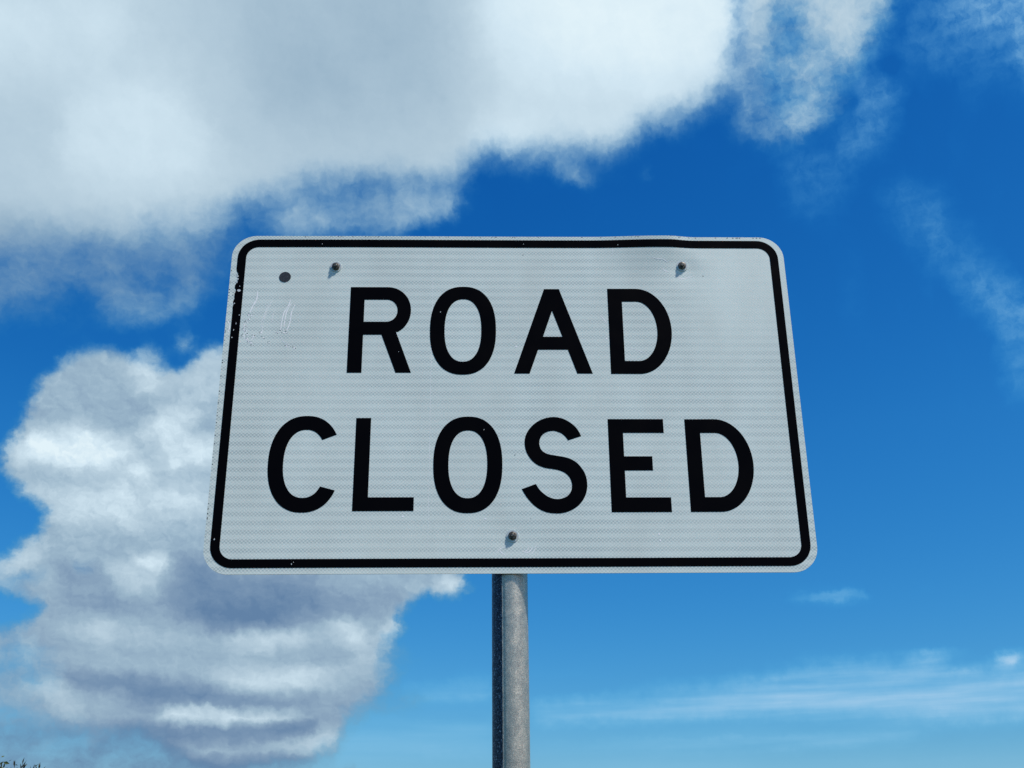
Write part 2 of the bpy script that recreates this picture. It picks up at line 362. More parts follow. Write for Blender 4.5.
def heads(v):
    nd = w.n('ShaderNodeTexVoronoi', feature='SMOOTH_F1', voronoi_dimensions='2D', normalize=True)
    w.put(nd.inputs['Vector'], v)
    nd.inputs['Scale'].default_value = 0.42
    nd.inputs['Detail'].default_value = 3.5
    nd.inputs['Roughness'].default_value = 0.55
    nd.inputs['Lacunarity'].default_value = 2.3
    nd.inputs['Smoothness'].default_value = 0.55
    return nd.outputs['Distance']


Pv = w.vec('MULTIPLY_ADD', w2, (0.7, 0.6, 0), Pn)
billow = w.math('SUBTRACT', heads(w.vec('ADD', Pv, (0.32, 0.5, 0))), heads(Pv))
lum = w.math('MULTIPLY_ADD', billow, w.math('MULTIPLY', body, w.remap(el, 9, 15, 0.12, 0.46)), lum)
# flat layers near the horizon
n4 = w.noise(w.vec('MULTIPLY', Pw, (0.22, 1.15, 0)), 0.8, 5, 0.5)
lum = w.math('MULTIPLY_ADD', w.math('SUBTRACT', n4, 0.5), w.remap(el, 9, 15, 0.22, 0.0), lum)
n3b = w.noise(w.vec('ADD', Pn, (0.12, 0.16, 0)), 1.6, 4, 0.55)
lum = w.math('MULTIPLY_ADD', w.math('SUBTRACT', n3, n3b), w.math('MULTIPLY', body, 0.22), lum)
# thin margins let the blue through
thin_edge = w.math('ADD', w.remap(alpha, 0.25, 1.0, -0.14, 0.0), w.remap(el, 6, 15, -0.12, 0.0))
lum = w.math('ADD', lum, thin_edge)
cloud_col = w.ramp(lum, [(0.0, lin(98, 130, 166)), (0.3, lin(130, 157, 184)), (0.5, lin(154, 181, 201)),
                         (0.72, lin(184, 207, 222)), (0.9, lin(210, 231, 243)), (1.0, lin(226, 243, 250))])
cloud_col = w.vec('MULTIPLY', cloud_col, (1 / SKY_STRENGTH,) * 3)
# thin high cloud, drawn out sideways
streak = w.noise(w.vec('MULTIPLY', P, (0.13, 1.5, 0)), 0.8, 6, 0.5)
streak2 = w.noise(Pw, 1.4, 8, 0.66)
tA = w.math('MULTIPLY', fT, w.remap(w.math('ADD', w.math('MULTIPLY', streak2, w.remap(el, 12, 24, 0.12, 0.9)), w.math('MULTIPLY', streak, w.remap(el, 12, 24, 1.28, 0.5))), 0.42, 0.86, w.remap(el, 12, 24, 0.5, 0.1), w.remap(el, 12, 24, 1.7, 1.8)))
tA = w.math('MULTIPLY', tA, 0.8, clamp=True)

sky = w.n('ShaderNodeTexSky', sky_type='NISHITA')
sky.sun_disc = False
sky.sun_elevation = SUN_EL
sky.sun_rotation = SUN_AZ
sky.air_density = 1.0
sky.dust_density = 0.6
sky.ozone_density = 3.0
sr, sg, sb = w.xyz(w.vec('MULTIPLY', sky.outputs[0], (SKY_STRENGTH,) * 3))
# a deep, polarised-looking blue overhead
skyc = w.comb(w.math('MULTIPLY', w.math('POWER', sr, 3.3), w.remap(el, 3, 20, 3.5 / SKY_STRENGTH, 10.0 / SKY_STRENGTH)),
              w.math('MULTIPLY', w.math('POWER', sg, 1.54), w.remap(el, 3, 20, 1.20 / SKY_STRENGTH, 1.60 / SKY_STRENGTH)),
              w.math('MULTIPLY', sb, w.remap(el, 3, 20, 1.12 / SKY_STRENGTH, 1.26 / SKY_STRENGTH)))
veil = w.vec('MULTIPLY', lin(168, 205, 234), (1 / SKY_STRENGTH,) * 3)
t3 = w.comb(w.math('POWER', tA, 1.6), w.math('POWER', tA, 1.1), w.math('POWER', tA, 0.9))
col = w.vec('MULTIPLY_ADD', w.vec('SUBTRACT', veil, skyc), t3, skyc)
# thin cloud scatters blue before red, so its margins stay blue rather than grey
a3 = w.comb(w.math('POWER', alpha, 1.45), w.math('POWER', alpha, 1.05), w.math('POWER', alpha, 0.9))
col = w.vec('MULTIPLY_ADD', w.vec('SUBTRACT', cloud_col, col), a3, col)
bg = w.n('ShaderNodeBackground')
w.put(bg.inputs[0], col)
bg.inputs[1].default_value = SKY_STRENGTH
wo = w.n('ShaderNodeOutputWorld')
wt.links.new(bg.outputs[0], wo.inputs[0])

# ------------------------------------------------------------------ materials


def material(name):
    m = bpy.data.materials.new(name)
    m.use_nodes = True
    g = G(m.node_tree)
    b = m.node_tree.nodes['Principled BSDF']
    return m, g, b


def simple(name, col, rough=0.5, metal=0.0, spec=0.5):
    m, g, b = material(name)
    b.inputs['Base Color'].default_value = (*col, 1)
    b.inputs['Roughness'].default_value = rough
    b.inputs['Metallic'].default_value = metal
    b.inputs['Specular IOR Level'].default_value = spec
    return m, g, b


# white retroreflective sheeting: prism lattice in rows
M_sheet, g, b = material('white_sheeting')
tc = g.n('ShaderNodeTexCoord').outputs['Object']
ox, oy, oz = g.xyz(tc)
xi = g.math('DIVIDE', ox, IN)
zi = g.math('DIVIDE', g.math('SUBTRACT', oz, SIGN_Z), IN)
ROW = 0.735
wav = g.math('SINE', g.math('MULTIPLY', g.math('ADD', zi, g.math('MULTIPLY', g.noise(tc, 3.0, 2), 0.12)), 2 * math.pi / ROW))
band = g.remap(wav, -0.65, 0.65, smooth=True)
LAT = 0.30
la = g.math('SINE', g.math('MULTIPLY', xi, 2 * math.pi / LAT))
lb = g.math('SINE', g.math('MULTIPLY', zi, 2 * math.pi / (LAT * 0.92)))
lat = g.remap(g.math('MULTIPLY', la, lb), -0.55, 0.55)
patch = g.remap(g.noise(tc, 4.0, 3, 0.6), 0.35, 0.65, 0.55, 1.0)
# the rows fade out in the strained top right corner of the sheet
fade = g.math('MULTIPLY', g.remap(xi, 13.5, 18.5, smooth=True), g.remap(zi, 0.0, 9.0, smooth=True))
keep = g.math('SUBTRACT', 1.0, g.math('MULTIPLY', fade, 0.85))
patch = g.math('MULTIPLY', patch, keep)
k1 = g.math('MULTIPLY', band, g.math('MULTIPLY', patch, 0.14))
k2 = g.math('MULTIPLY', g.math('MULTIPLY', lat, g.math('MULTIPLY_ADD', band, 0.5, 0.35)), g.math('MULTIPLY', patch, 0.62))
c0 = g.mix(k1, (*lin(228, 240, 233), 1), (*lin(196, 212, 210), 1))
c1 = g.mix(k2, c0, (*lin(112, 134, 142), 1))
dirt = g.remap(g.noise(g.vec('MULTIPLY', tc, (1, 1, 0.35)), 9.0, 6, 0.6), 0.35, 0.75, 0.0, 0.22)
c2 = g.mix(dirt, c1, (*lin(168, 170, 160), 1))
speck = g.remap(g.noise(tc, 130.0, 2, 0.5), 0.76, 0.80)
c3 = g.mix(g.math('MULTIPLY', speck, 0.5), c2, (*lin(90, 95, 98), 1))
g.put(b.inputs['Base Color'], c3)
b.inputs['Roughness'].default_value = 0.34
b.inputs['Specular IOR Level'].default_value = 0.5
bp = g.n('ShaderNodeBump')
bp.inputs['Strength'].default_value = 0.25
bp.inputs['Distance'].default_value = 0.0006
g.put(bp.inputs['Height'], g.math('ADD', g.math('MULTIPLY', lat, 0.25), g.noise(tc, 22, 3)))
g.put(b.inputs['Normal'], bp.outputs[0])

M_black, g, b = simple('black_film', (0.002, 0.002, 0.003), 0.5, spec=0.02)
tcb = g.n('ShaderNodeTexCoord').outputs['Object']
chip = g.remap(g.noise(tcb, 95.0, 2, 0.5), 0.785, 0.80)
g.put(b.inputs['Base Color'], g.mix(chip, (0.002, 0.002, 0.003, 1), (0.25, 0.27, 0.28, 1)))
g.put(b.inputs['Roughness'], g.remap(g.noise(tcb, 14, 4), 0.3, 0.7, 0.3, 0.5))
M_alu, g, b = simple('aluminium_edge', (0.45, 0.46, 0.47), 0.42, 0.9)
M_scratch, _, _ = simple('scratched_sheeting', lin(252, 253, 254), 0.4)
M_peel, _, _ = simple('exposed_metal', lin(70, 76, 80), 0.6, 0.3)
M_bare, _, _ = simple('exposed_white', lin(196, 204, 206), 0.45)

M_bolt, g, b = material('weathered_zinc')
tc = g.n('ShaderNodeTexCoord').outputs['Object']
g.put(b.inputs['Base Color'], g.ramp(g.noise(tc, 420, 4, 0.7), [(0.35, lin(30, 28, 24)), (0.5, lin(78, 76, 70)), (0.68, lin(140, 142, 138))]))
b.inputs['Metallic'].default_value = 0.75
b.inputs['Roughness'].default_value = 0.5
M_washer, _, _ = simple('bright_zinc', lin(205, 210, 204), 0.35, 0.3)
M_plug, g, b = material('dark_plug')
tc = g.n('ShaderNodeTexCoord').outputs['Object']
g.put(b.inputs['Base Color'], g.ramp(g.noise(tc, 260, 4, 0.7), [(0.35, lin(14, 18, 26)), (0.55, lin(30, 38, 48)), (0.75, lin(64, 72, 84))]))
b.inputs['Roughness'].default_value = 0.6

M_galv, g, b = material('galvanised_steel')
tc = g.n('ShaderNodeTexCoord').outputs['Object']
fine = g.noise(tc, 420, 3, 0.75)
mid = g.noise(tc, 60, 4, 0.6)
lng = g.noise(g.vec('MULTIPLY', tc, (1, 1, 0.12)), 40, 3, 0.5)
t = g.math('ADD', g.math('MULTIPLY_ADD', fine, 0.55, 0.10), g.math('ADD', g.math('MULTIPLY', mid, 0.2), g.math('MULTIPLY', lng, 0.15)))
clean = g.ramp(t, [(0.36, lin(118, 119, 114)), (0.52, lin(166, 165, 154)), (0.60, lin(196, 193, 178)), (0.70, lin(236, 230, 212))])
# a darker base colour strip with pale flecks runs along one side of the seam
dark_strip = g.ramp(g.noise(tc, 300, 3, 0.7), [(0.38, lin(26, 34, 44)), (0.54, lin(58, 70, 84)), (0.62, lin(98, 108, 120)), (0.70, lin(190, 194, 198))])
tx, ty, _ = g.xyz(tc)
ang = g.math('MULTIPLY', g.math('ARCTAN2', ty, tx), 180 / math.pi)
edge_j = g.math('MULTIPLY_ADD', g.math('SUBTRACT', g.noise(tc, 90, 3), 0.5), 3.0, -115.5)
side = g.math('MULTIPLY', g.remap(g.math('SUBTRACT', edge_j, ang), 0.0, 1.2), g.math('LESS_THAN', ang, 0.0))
g.put(b.inputs['Base Color'], g.mix(side, clean, dark_strip))
b.inputs['Metallic'].default_value = 0.7
g.put(b.inputs['Roughness'], g.remap(mid, 0.3, 0.7, 0.36, 0.52))
bp = g.n('ShaderNodeBump')
bp.inputs['Strength'].default_value = 0.6
bp.inputs['Distance'].default_value = 0.0004
g.put(bp.inputs['Height'], fine)
g.put(b.inputs['Normal'], bp.outputs[0])

M_ground, g, b = material('grass_ground')
tc = g.n('ShaderNodeTexCoord').outputs['Object']
gn = g.math('ADD', g.math('MULTIPLY', g.noise(tc, 0.35, 6, 0.6), 0.6), g.math('MULTIPLY', g.noise(tc, 9, 6, 0.7), 0.4))
g.put(b.inputs['Base Color'], g.ramp(gn, [(0.38, (0.035, 0.06, 0.015)), (0.5, (0.07, 0.10, 0.03)), (0.62, (0.14, 0.13, 0.06))]))
b.inputs['Roughness'].default_value = 0.95
bp = g.n('ShaderNodeBump')
bp.inputs['Distance'].default_value = 0.05
g.put(bp.inputs['Height'], g.noise(tc, 30, 5, 0.7))
g.put(b.inputs['Normal'], bp.outputs[0])


def leafmat(name, a, c):
    m, g, b = material(name)
    tc = g.n('ShaderNodeTexCoord').outputs['Object']
    g.put(b.inputs['Base Color'], g.ramp(g.noise(tc, 3.5, 4, 0.6), [(0.35, a), (0.65, c)]))
    b.inputs['Roughness'].default_value = 0.6
    return m


M_leaf = leafmat('shrub_leaf', (0.025, 0.05, 0.012), (0.08, 0.11, 0.03))
M_reed = leafmat('dark_reed', (0.02, 0.03, 0.02), (0.05, 0.055, 0.03))
M_bark = leafmat('bark', (0.05, 0.038, 0.028), (0.11, 0.09, 0.07))

# ------------------------------------------------------------------ object helpers


def link(name, me, mats, parent=None):
    o = bpy.data.objects.new(name, me)
    for m in (mats if isinstance(mats, (list, tuple)) else [mats]):
        me.materials.append(m)
    scene.collection.objects.link(o)
    if parent:
        o.parent = parent
    return o


def from_bm(name, bm, mats, parent=None, smooth=False):
    bmesh.ops.recalc_face_normals(bm, faces=bm.faces) 
    me = bpy.data.meshes.new(name)
    bm.to_mesh(me)
    bm.free()
    if smooth:
        for p in me.polygons:
            p.use_smooth = True
    return link(name, me, mats, parent)


def empty(name, loc, label, cat, group=None):
    o = bpy.data.objects.new(name, None)
    o.empty_display_size = 0.2
    o.location = loc
    o['label'] = label
    o['category'] = cat
    if group:
        o['group'] = group
    scene.collection.objects.link(o)
    return o


# ------------------------------------------------------------------ ground
bm = bmesh.new()
bmesh.ops.create_grid(bm, x_segments=40, y_segments=40, size=2500)
ground = from_bm('ground', bm, M_ground)
ground['kind'] = 'structure'

# ------------------------------------------------------------------ road sign
sign = empty('road_sign', (0, 0, 0), 'white rectangular road closed sign with black letters and border on a round galvanised post', 'road sign')


def sst(a, b, x):
    t = min(1, max(0, (x - a) / (b - a)))
    return t * t * (3 - 2 * t)


def bend(x, z):
    """how far the sheet stands proud of its plane, in inches (towards the viewer)"""
    h = 0.0
    top = sst(10.6, 15.0, z)
    bulge = sst(7.0, 13.2, x) * (1 - sst(13.9, 16.2, x))
    h += 0.24 * top * bulge
    h -= 0.05 * sst(14.0, 16.5, x) * sst(9, 15, z)
    r = math.hypot(x - 15.0, z - 12.1)          # pulled in by the bolt
    h -= 0.10 * math.exp(-(r / 1.3) ** 2)
    h += 0.05 * math.exp(-((x - 16.3) ** 2 + (z - 12.6) ** 2) / 0.8)
    r = math.hypot(x - 0.04, z + 12.0)
    h -= 0.05 * math.exp(-(r / 1.4) ** 2)
    r = math.hypot(x + 14.98, z - 11.94)
    h -= 0.03 * math.exp(-(r / 1.0) ** 2)
    h += 0.03 * math.sin(x * 0.21 + 1.0) * math.cos(z * 0.17)
    return h


def place(x, z, off=0.0):
    return Vector((x * IN, -(bend(x, z) + off) * IN, SIGN_Z + z * IN))


def rounded_rect(x0, x1, z0, z1, r, n=14, seg=1.0):
    """outline, counterclockwise seen from the front, with its straight runs subdivided"""
    pts = []
    cs = [(x1 - r, z1 - r, 0), (x0 + r, z1 - r, 90), (x0 + r, z0 + r, 180), (x1 - r, z0 + r, 270)]
    for i, (cx, cz, a) in enumerate(cs):
        for k in range(n + 1):
            t = R(a + 90 * k / n)
            pts.append((cx + r * math.cos(t), cz + r * math.sin(t)))
        nx = cs[(i + 1) % 4]
        t = R(nx[2])
        e = (nx[0] + r * math.cos(t), nx[1] + r * math.sin(t))
        s = pts[-1]
        m = 96
        for k in range(1, m):
            pts.append((s[0] + (e[0] - s[0]) * k / m, s[1] + (e[1] - s[1]) * k / m))
    return pts


def sheet(name, loops, off, mats, parent, thick=0.0, step=0.5, mat_index=0, rng=(-24, 24, -15, 15)):
    """a flat film or plate with the given outlines (first outer, then holes), cut into a
    grid and laid on the bent sign surface"""
    bm = bmesh.new()
    flat = [p for l in loops for p in l]
    vs = [bm.verts.new((p[0], 0, p[1])) for p in flat]
    if len(loops) == 1 and name == 'sign_panel':
        bm.faces.new(vs)
    else:
        for tri in tessellate_polygon([[Vector((p[0], p[1], 0)) for p in l] for l in loops]):
            try:
                bm.faces.new([vs[i] for i in tri])
            except ValueError:
                pass
    xs = [p[0] for p in flat]
    zs = [p[1] for p in flat]
    x = math.floor(min(xs)) + step
    cuts = []
    while x < max(xs):
        cuts.append(((x, 0, 0), (1, 0, 0)))
        x += step
    z = math.floor(min(zs)) + step
    while z < max(zs):
        cuts.append(((0, 0, z), (0, 0, 1)))
        z += step
    for co, no in cuts:
        bmesh.ops.bisect_plane(bm, geom=bm.verts[:] + bm.edges[:] + bm.faces[:], dist=1e-5, plane_co=co, plane_no=no)
    bmesh.ops.remove_doubles(bm, verts=bm.verts, dist=1e-5)
    for f in bm.faces:
        f.normal_update()
        if f.normal.y > 0:
            f.normal_flip()
    if thick:
        ret = bmesh.ops.extrude_face_region(bm, geom=bm.faces[:])
        back = [v for v in ret['geom'] if isinstance(v, bmesh.types.BMVert)]
        bs = set(back)
        for v in back:
            v.co.y = thick
        # the extruded copy is the back; walls take the edge material
    for v in bm.verts:
        d = v.co.y
        p = place(v.co.x, v.co.z, off)
        v.co = Vector((p.x, p.y + d * IN, p.z))
    bmesh.ops.recalc_face_normals(bm, faces=bm.faces)
    for e in bm.edges:
        if len(e.link_faces) == 2 and e.calc_face_angle(0) > 0.7:
            e.smooth = False
    me = bpy.data.meshes.new(name)
    bm.to_mesh(me)
    bm.free()
    for p in me.polygons:
        if abs(p.normal.y) > 0.7:
            p.use_smooth = name == 'sign_panel'
            if p.normal.y > 0.7 and thick:
                p.material_index = min(1, len(mats) - 1)
        elif thick:
            p.material_index = min(1, len(mats) - 1)
    return link(name, me, mats, parent)


panel = sheet('sign_panel', [rounded_rect(-24, 24, -15, 15, 2.05)], 0, [M_sheet, M_alu, M_scratch, M_peel], sign, thick=0.08)
panel['label'] = 'white reflective panel with rounded corners'
# the panel's object coordinates are the sign's own; shade the pattern from its centre
FILM = 0.014


def pl(name, loops, label=None, mat=M_black):
    o = sheet(name, loops, FILM, [mat], panel, thick=0.008)
    if label:
        o['label'] = label
    return o


# border, with flaking on its left edge
outer = rounded_rect(-23.5, 23.5, -14.50, 14.64, 1.8)
inner = rounded_rect(-22.76, 22.76, -13.80, 13.88, 1.05)
rr = random.Random(3)
bx = []
for x, z in outer:
    if x < -23.3 and 7.6 < z < 11.6:
        d = 0.0
        if 10.4 < z < 11.5:
            d = 0.16 + rr.uniform(-0.12, 0.14)
        elif 7.6 < z < 9.1:
            d = -0.06 + rr.uniform(-0.05, 0.12)
        else:
            d = rr.uniform(0, 0.16)
        x += d
    bx.append((x, z))
pl('border', [bx, inner], 'black border line with flaked left edge')


def sup(cx, cz, a, b, n, t0, t1, k=40):
    out = []
    for i in range(k + 1):
        t = R(t0 + (t1 - t0) * i / k)
        c, s = math.cos(t), math.sin(t)
        out.append((cx + a * math.copysign(abs(c) ** (2 / n), c), cz + b * math.copysign(abs(s) ** (2 / n), s)))
    return out


def dedupe(p):
    o = []
    for q in p:
        if not o or math.hypot(q[0] - o[-1][0], q[1] - o[-1][1]) > 1e-3:
            o.append(q)
    if math.hypot(o[0][0] - o[-1][0], o[0][1] - o[-1][1]) < 1e-3:
        o.pop()
    return o


def catmull(P, k=6):
    out = []
    for i in range(len(P) - 1):
        p0 = P[max(i - 1, 0)]
        p1, p2 = P[i], P[i + 1]
        p3 = P[min(i + 2, len(P) - 1)]
        for j in range(k):
            t = j / k
            out.append(tuple(0.5 * (2 * p1[c] + (p2[c] - p0[c]) * t + (2 * p0[c] - 5 * p1[c] + 4 * p2[c] - p3[c]) * t * t
                                    + (3 * p1[c] - p0[c] - 3 * p2[c] + p3[c]) * t ** 3) for c in (0, 1)))
    out.append(P[-1])
    return out


def letter(ch, loops):
    pl('letter', [dedupe(l) for l in loops], 'black letter ' + ch)


# ROAD
letter('R', [[(-13.6, 1.98), (-12.38, 1.98), (-12.38, 5.47), (-10.84, 5.47), (-9.56, 1.98), (-8.27, 1.98), (-9.62, 5.74)]
             + sup(-10.45, 7.73, 2.04, 2.25, 2.05, -62, 90) + [(-13.6, 9.98)],
             [(-12.38, 6.69)] + sup(-10.5, 7.73, 0.95, 1.04, 2.05, -90, 90) + [(-12.38, 8.77)]])
letter('O', [sup(-3.98, 5.91, 2.79, 4.12, 2.33, 0, 360, 96), sup(-3.98, 5.9, 1.55, 2.92, 2.3, 0, 360, 96)])
letter('A', [[(0.3, 1.88), (1.6, 1.88), (2.34, 4.07), (4.84, 4.07), (5.57, 1.88), (6.87, 1.88), (4.23, 9.82), (2.95, 9.82)],
             [(2.78, 5.28), (4.41, 5.28), (3.59, 7.73)]])
letter('D', [[(8.39, 1.86)] + sup(10.8, 5.86, 2.92, 4.0, 2.0, -90, 90) + [(8.39, 9.86)],
             [(9.61, 3.05)] + sup(10.82, 5.83, 1.67, 2.78, 2.0, -90, 90) + [(9.61, 8.61)]])


def cshape(cx, cz):
    # outer and inner ovals, opened on the right between the slanted terminals
    n = 2.25
    o = sup(cx, cz, 2.92, 4.1, n, 0, 360, 240)
    i = sup(cx, cz, 1.70, 2.88, n, 0, 360, 240)
    oo = [p for p in o[:121] if p[1] > -3.50] + [p for p in o[121:] if p[0] < cx or p[1] < -8.22]
    ii = [p for p in i[:121] if p[1] > -3.96] + [p for p in i[121:] if p[0] < cx or p[1] < -7.90]
    return oo, ii


co, ci = cshape(-16.6, -5.97)
# keep the left halves whole
o = sup(-16.6, -5.97, 2.92, 4.1, 2.25, 0, 360, 240)
i_ = sup(-16.6, -5.97, 1.70, 2.88, 2.25, 0, 360, 240)
oo = [p for p in o if not (p[0] > -16.6 and -8.22 < p[1] < -3.50)]
ii = [p for p in i_ if not (p[0] > -16.6 and -7.90 < p[1] < -3.96)]
letter('C', [[(-14.13, -3.50)] + oo + [(-14.11, -8.22), (-15.26, -7.90)] + ii[::-1] + [(-15.28, -3.96)]])
letter('L', [[(-12.62, -9.96), (-7.77, -9.96), (-7.77, -8.82), (-11.41, -8.82), (-11.41, -2.05), (-12.62, -2.05)]])
letter('O', [sup(-3.5, -6.05, 2.78, 4.1, 2.33, 0, 360, 96), sup(-3.5, -6.04, 1.56, 2.87, 2.3, 0, 360, 96)])
S1 = [(5.71, -3.67), (5.42, -3.07), (4.96, -2.57), (4.27, -2.15), (3.45, -2.0), (2.57, -2.19), (1.8, -2.69), (1.26, -3.44), (1.09, -4.24), (1.23, -5.05), (1.63, -5.72), (2.12, -6.15), (2.72, -6.39), (3.30, -6.49), (3.86, -6.61), (4.38, -6.88), (4.71, -7.3), (4.84, -7.85), (4.73, -8.39), (4.32, -8.83), (3.63, -9.0), (2.95, -8.82), (2.33, -8.32), (1.94, -7.74)]
S2 = [(0.81, -8.17), (1.24, -8.91), (1.91, -9.63), (2.7, -10.07), (3.66, -10.19), (4.52, -10.02), (5.33, -9.52), (5.87, -8.75), (6.07, -7.85), (5.93, -6.9), (5.46, -6.13), (4.95, -5.71), (4.36, -5.48), (3.61, -5.34), (2.9, -5.18), (2.46, -4.86), (2.29, -4.31), (2.44, -3.72), (2.86, -3.34), (3.46, -3.22), (4.02, -3.39), (4.38, -3.68), (4.63, -4.04)]
letter('S', [catmull(S1) + catmull(S2)])
letter('E', [[(7.93, -10.1), (12.73, -10.1), (12.73, -8.88), (9.14, -8.88), (9.14, -6.62), (11.42, -6.62), (11.42, -5.41), (9.14, -5.41), (9.14, -3.39), (12.48, -3.39), (12.48, -2.18), (7.93, -2.18)]])
letter('D', [[(14.24, -10.1)] + sup(16.65, -6.14, 2.95, 3.96, 2.0, -90, 90) + [(14.24, -2.19)],
             [(15.46, -8.87)] + sup(16.65, -6.13, 1.72, 2.74, 2.0, -90, 90) + [(15.46, -3.39)]])

# ------------------------------------------------------------------ scratches and flaking, laid on the panel's own mesh


def add_marks():
    bm = bmesh.new()
    bm.from_mesh(panel.data)

    def strip(pts, wd, mi, off=0.006):
        pts = catmull(pts, 5)
        prev = None
        for i, (x, z) in enumerate(pts):
            a = pts[max(i - 1, 0)]
            c = pts[min(i + 1, len(pts) - 1)]
            d = math.hypot(c[0] - a[0], c[1] - a[1]) or 1
            nx, nz = -(c[1] - a[1]) / d, (c[0] - a[0]) / d
            ww = 1.15 * wd * rr.uniform(0.5, 1.2) * (0.35 + 0.65 * math.sin(math.pi * (i + 0.5) / len(pts)))
            cur = (bm.verts.new(place(x + nx * ww / 2, z + nz * ww / 2, off)), bm.verts.new(place(x - nx * ww / 2, z - nz * ww / 2, off)))
            if prev:
                f = bm.faces.new((prev[0], prev[1], cur[1], cur[0]))
                f.material_index = mi
            prev = cur

    def blob(x, z, r, mi, off=0.008, n=7, sq=1.0):
        a0 = rr.uniform(0, 6.28)
        vs = [bm.verts.new(place(x + r * rr.uniform(0.55, 1.2) * math.cos(a0 + 6.283 * k / n),
                                 z + sq * r * rr.uniform(0.55, 1.2) * math.sin(a0 + 6.283 * k / n), off)) for k in range(n)]
        f = bm.faces.new(vs)
        f.material_index = mi

    W, K = 2, 3
    strip([(-21.53, 9.55), (-21.55, 8.81), (-21.83, 8.15), (-22.03, 7.51)], 0.10, W)
    strip([(-18.69, 8.81), (-18.79, 8.25), (-19.15, 7.51), (-19.28, 6.59), (-19.33, 5.86)], 0.09, W)
    strip([(-18.55, 8.44), (-18.91, 7.7), (-19.05, 6.59), (-19.06, 5.77)], 0.07, W)
    strip([(-18.25, 8.35), (-18.52, 7.51), (-18.59, 6.59), (-18.83, 5.77)], 0.08, W)
    strip([(-20.11, 9.0), (-20.7, 7.32), (-20.88, 6.04)], 0.035, W)
    strip([(-22.1, 5.9), (-22.35, 5.3), (-21.9, 4.8), (-21.5, 4.6)], 0.06, W)
    strip([(-21.58, 5.6), (-21.6, 5.2), (-21.75, 4.8)], 0.05, W)
    strip([(-23.9, 6.9), (-23.62, 6.3), (-23.7, 5.7)], 0.09, W)
    strip([(-20.5, 8.3), (-20.75, 7.5), (-21.0, 6.6)], 0.04, W)
    strip([(-21.0, 6.4), (-20.85, 5.9), (-20.95, 5.5)], 0.05, W)
    strip([(-22.2, 6.9), (-22.4, 6.2), (-22.3, 5.6)], 0.05, W)
    strip([(-19.9, 7.9), (-20.1, 7.1), (-20.05, 6.5)], 0.03, W)
    strip([(-19.3, 5.3), (-19.0, 4.8), (-18.5, 4.5)], 0.04, W)
    strip([(-0.4, -12.9), (-0.9, -13.0), (-1.3, -13.45)], 0.04, W)
    strip([(1.9, -12.7), (1.75, -13.1), (1.5, -13.5)], 0.04, W)
    strip([(12.4, 12.91), (12.9, 12.75), (13.35, 12.73), (13.8, 12.4)], 0.07, W)
    strip([(13.3, 11.9), (13.5, 11.62), (13.9, 11.5)], 0.07, W)
    strip([(14.5, 11.0), (15.0, 10.85), (15.5, 11.0), (15.95, 11.1)], 0.06, W)
    strip([(-0.97, -13.15), (-0.76, -13.4), (-0.52, -13.53)], 0.08, W)
    strip([(1.6, -12.87), (1.48, -13.12), (1.23, -13.33), (0.99, -13.34)], 0.07, W)
    strip([(1.3, -12.9), (1.1, -13.2), (0.8, -13.3)], 0.05, W)
    strip([(7.6, 7.4), (8.0, 6.9), (8.3, 6.4)], 0.045, W)
    strip([(9.9, 4.3), (10.8, 4.0), (11.6, 3.6)], 0.045, W)
    strip([(9.05, 14.0), (9.1, -1)][:1] + [(9.0, 13.2)], 0.03, W)
    for x, z in [(0.5, 4.35), (8.15, 5.1), (-2.1, -10.6), (11.6, -11.9), (11.65, -12.4), (-8.6, -10.4)]:
        blob(x, z, 0.09, W)
    # crackled, flaking sheeting on the left
    for x, z in [(-22.18, 7.36), (-21.9, 7.29), (-22.07, 6.95), (-22.21, 6.68), (-22.21, 6.31), (-22.45, 5.95), (-22.23, 5.86), (-22.4, 5.4), (-22.12, 5.13), (-21.9, 4.86), (-21.59, 4.55), (-21.77, 4.77), (-21.58, 5.31), (-20.96, 5.71), (-20.79, 5.22), (-20.27, 4.77), (-19.6, 5.71), (-19.44, 5.77), (-19.06, 5.68), (-18.86, 5.71), (-18.78, 4.45), (-18.53, 4.37), (-18.12, 4.28), (-22.12, 5.49)]:
        blob(x + 0.05, z - 0.05, rr.uniform(0.06, 0.11), W, 0.007)
        for q in range(3):
            blob(x + rr.uniform(-0.16, 0.16), z + rr.uniform(-0.12, 0.12), rr.uniform(0.018, 0.045), K, 0.01)
    for x, z, r in [(16.78, 11.13, 0.05), (-16.27, 14.3, 0.03), (1.19, 13.16, 0.05), (0.3, -5.28, 0.045), (-23.6, 9.2, 0.06), (-23.59, 9.45, 0.04), (1.5, -10.6, 0.03)]:
        blob(x, z, r, K, 0.01)
    # seam between two widths of sheeting
    strip([(-6.61, 14.9), (-6.6, 8.0), (-6.62, 0.0), (-6.6, -6.0), (-6.61, -13.7)], 0.022, W, 0.003)
    # nicks along the rim
    for k in range(60):
        x = rr.uniform(-21, 21)
        blob(x, 14.93, rr.uniform(0.03, 0.07), K, sq=0.5)
    for k in range(34):
        blob(-23.93, rr.uniform(-12, 12), rr.uniform(0.03, 0.06), K)
    for x in (14.9, 15.8, 16.4, 19.2, 19.7, 20.0, 20.3, 21.5, 21.8, 22.1):
        blob(x, 14.92, 0.08, K, sq=0.5)
    bm.normal_update()
    bm.to_mesh(panel.data)
    bm.free()


add_marks()

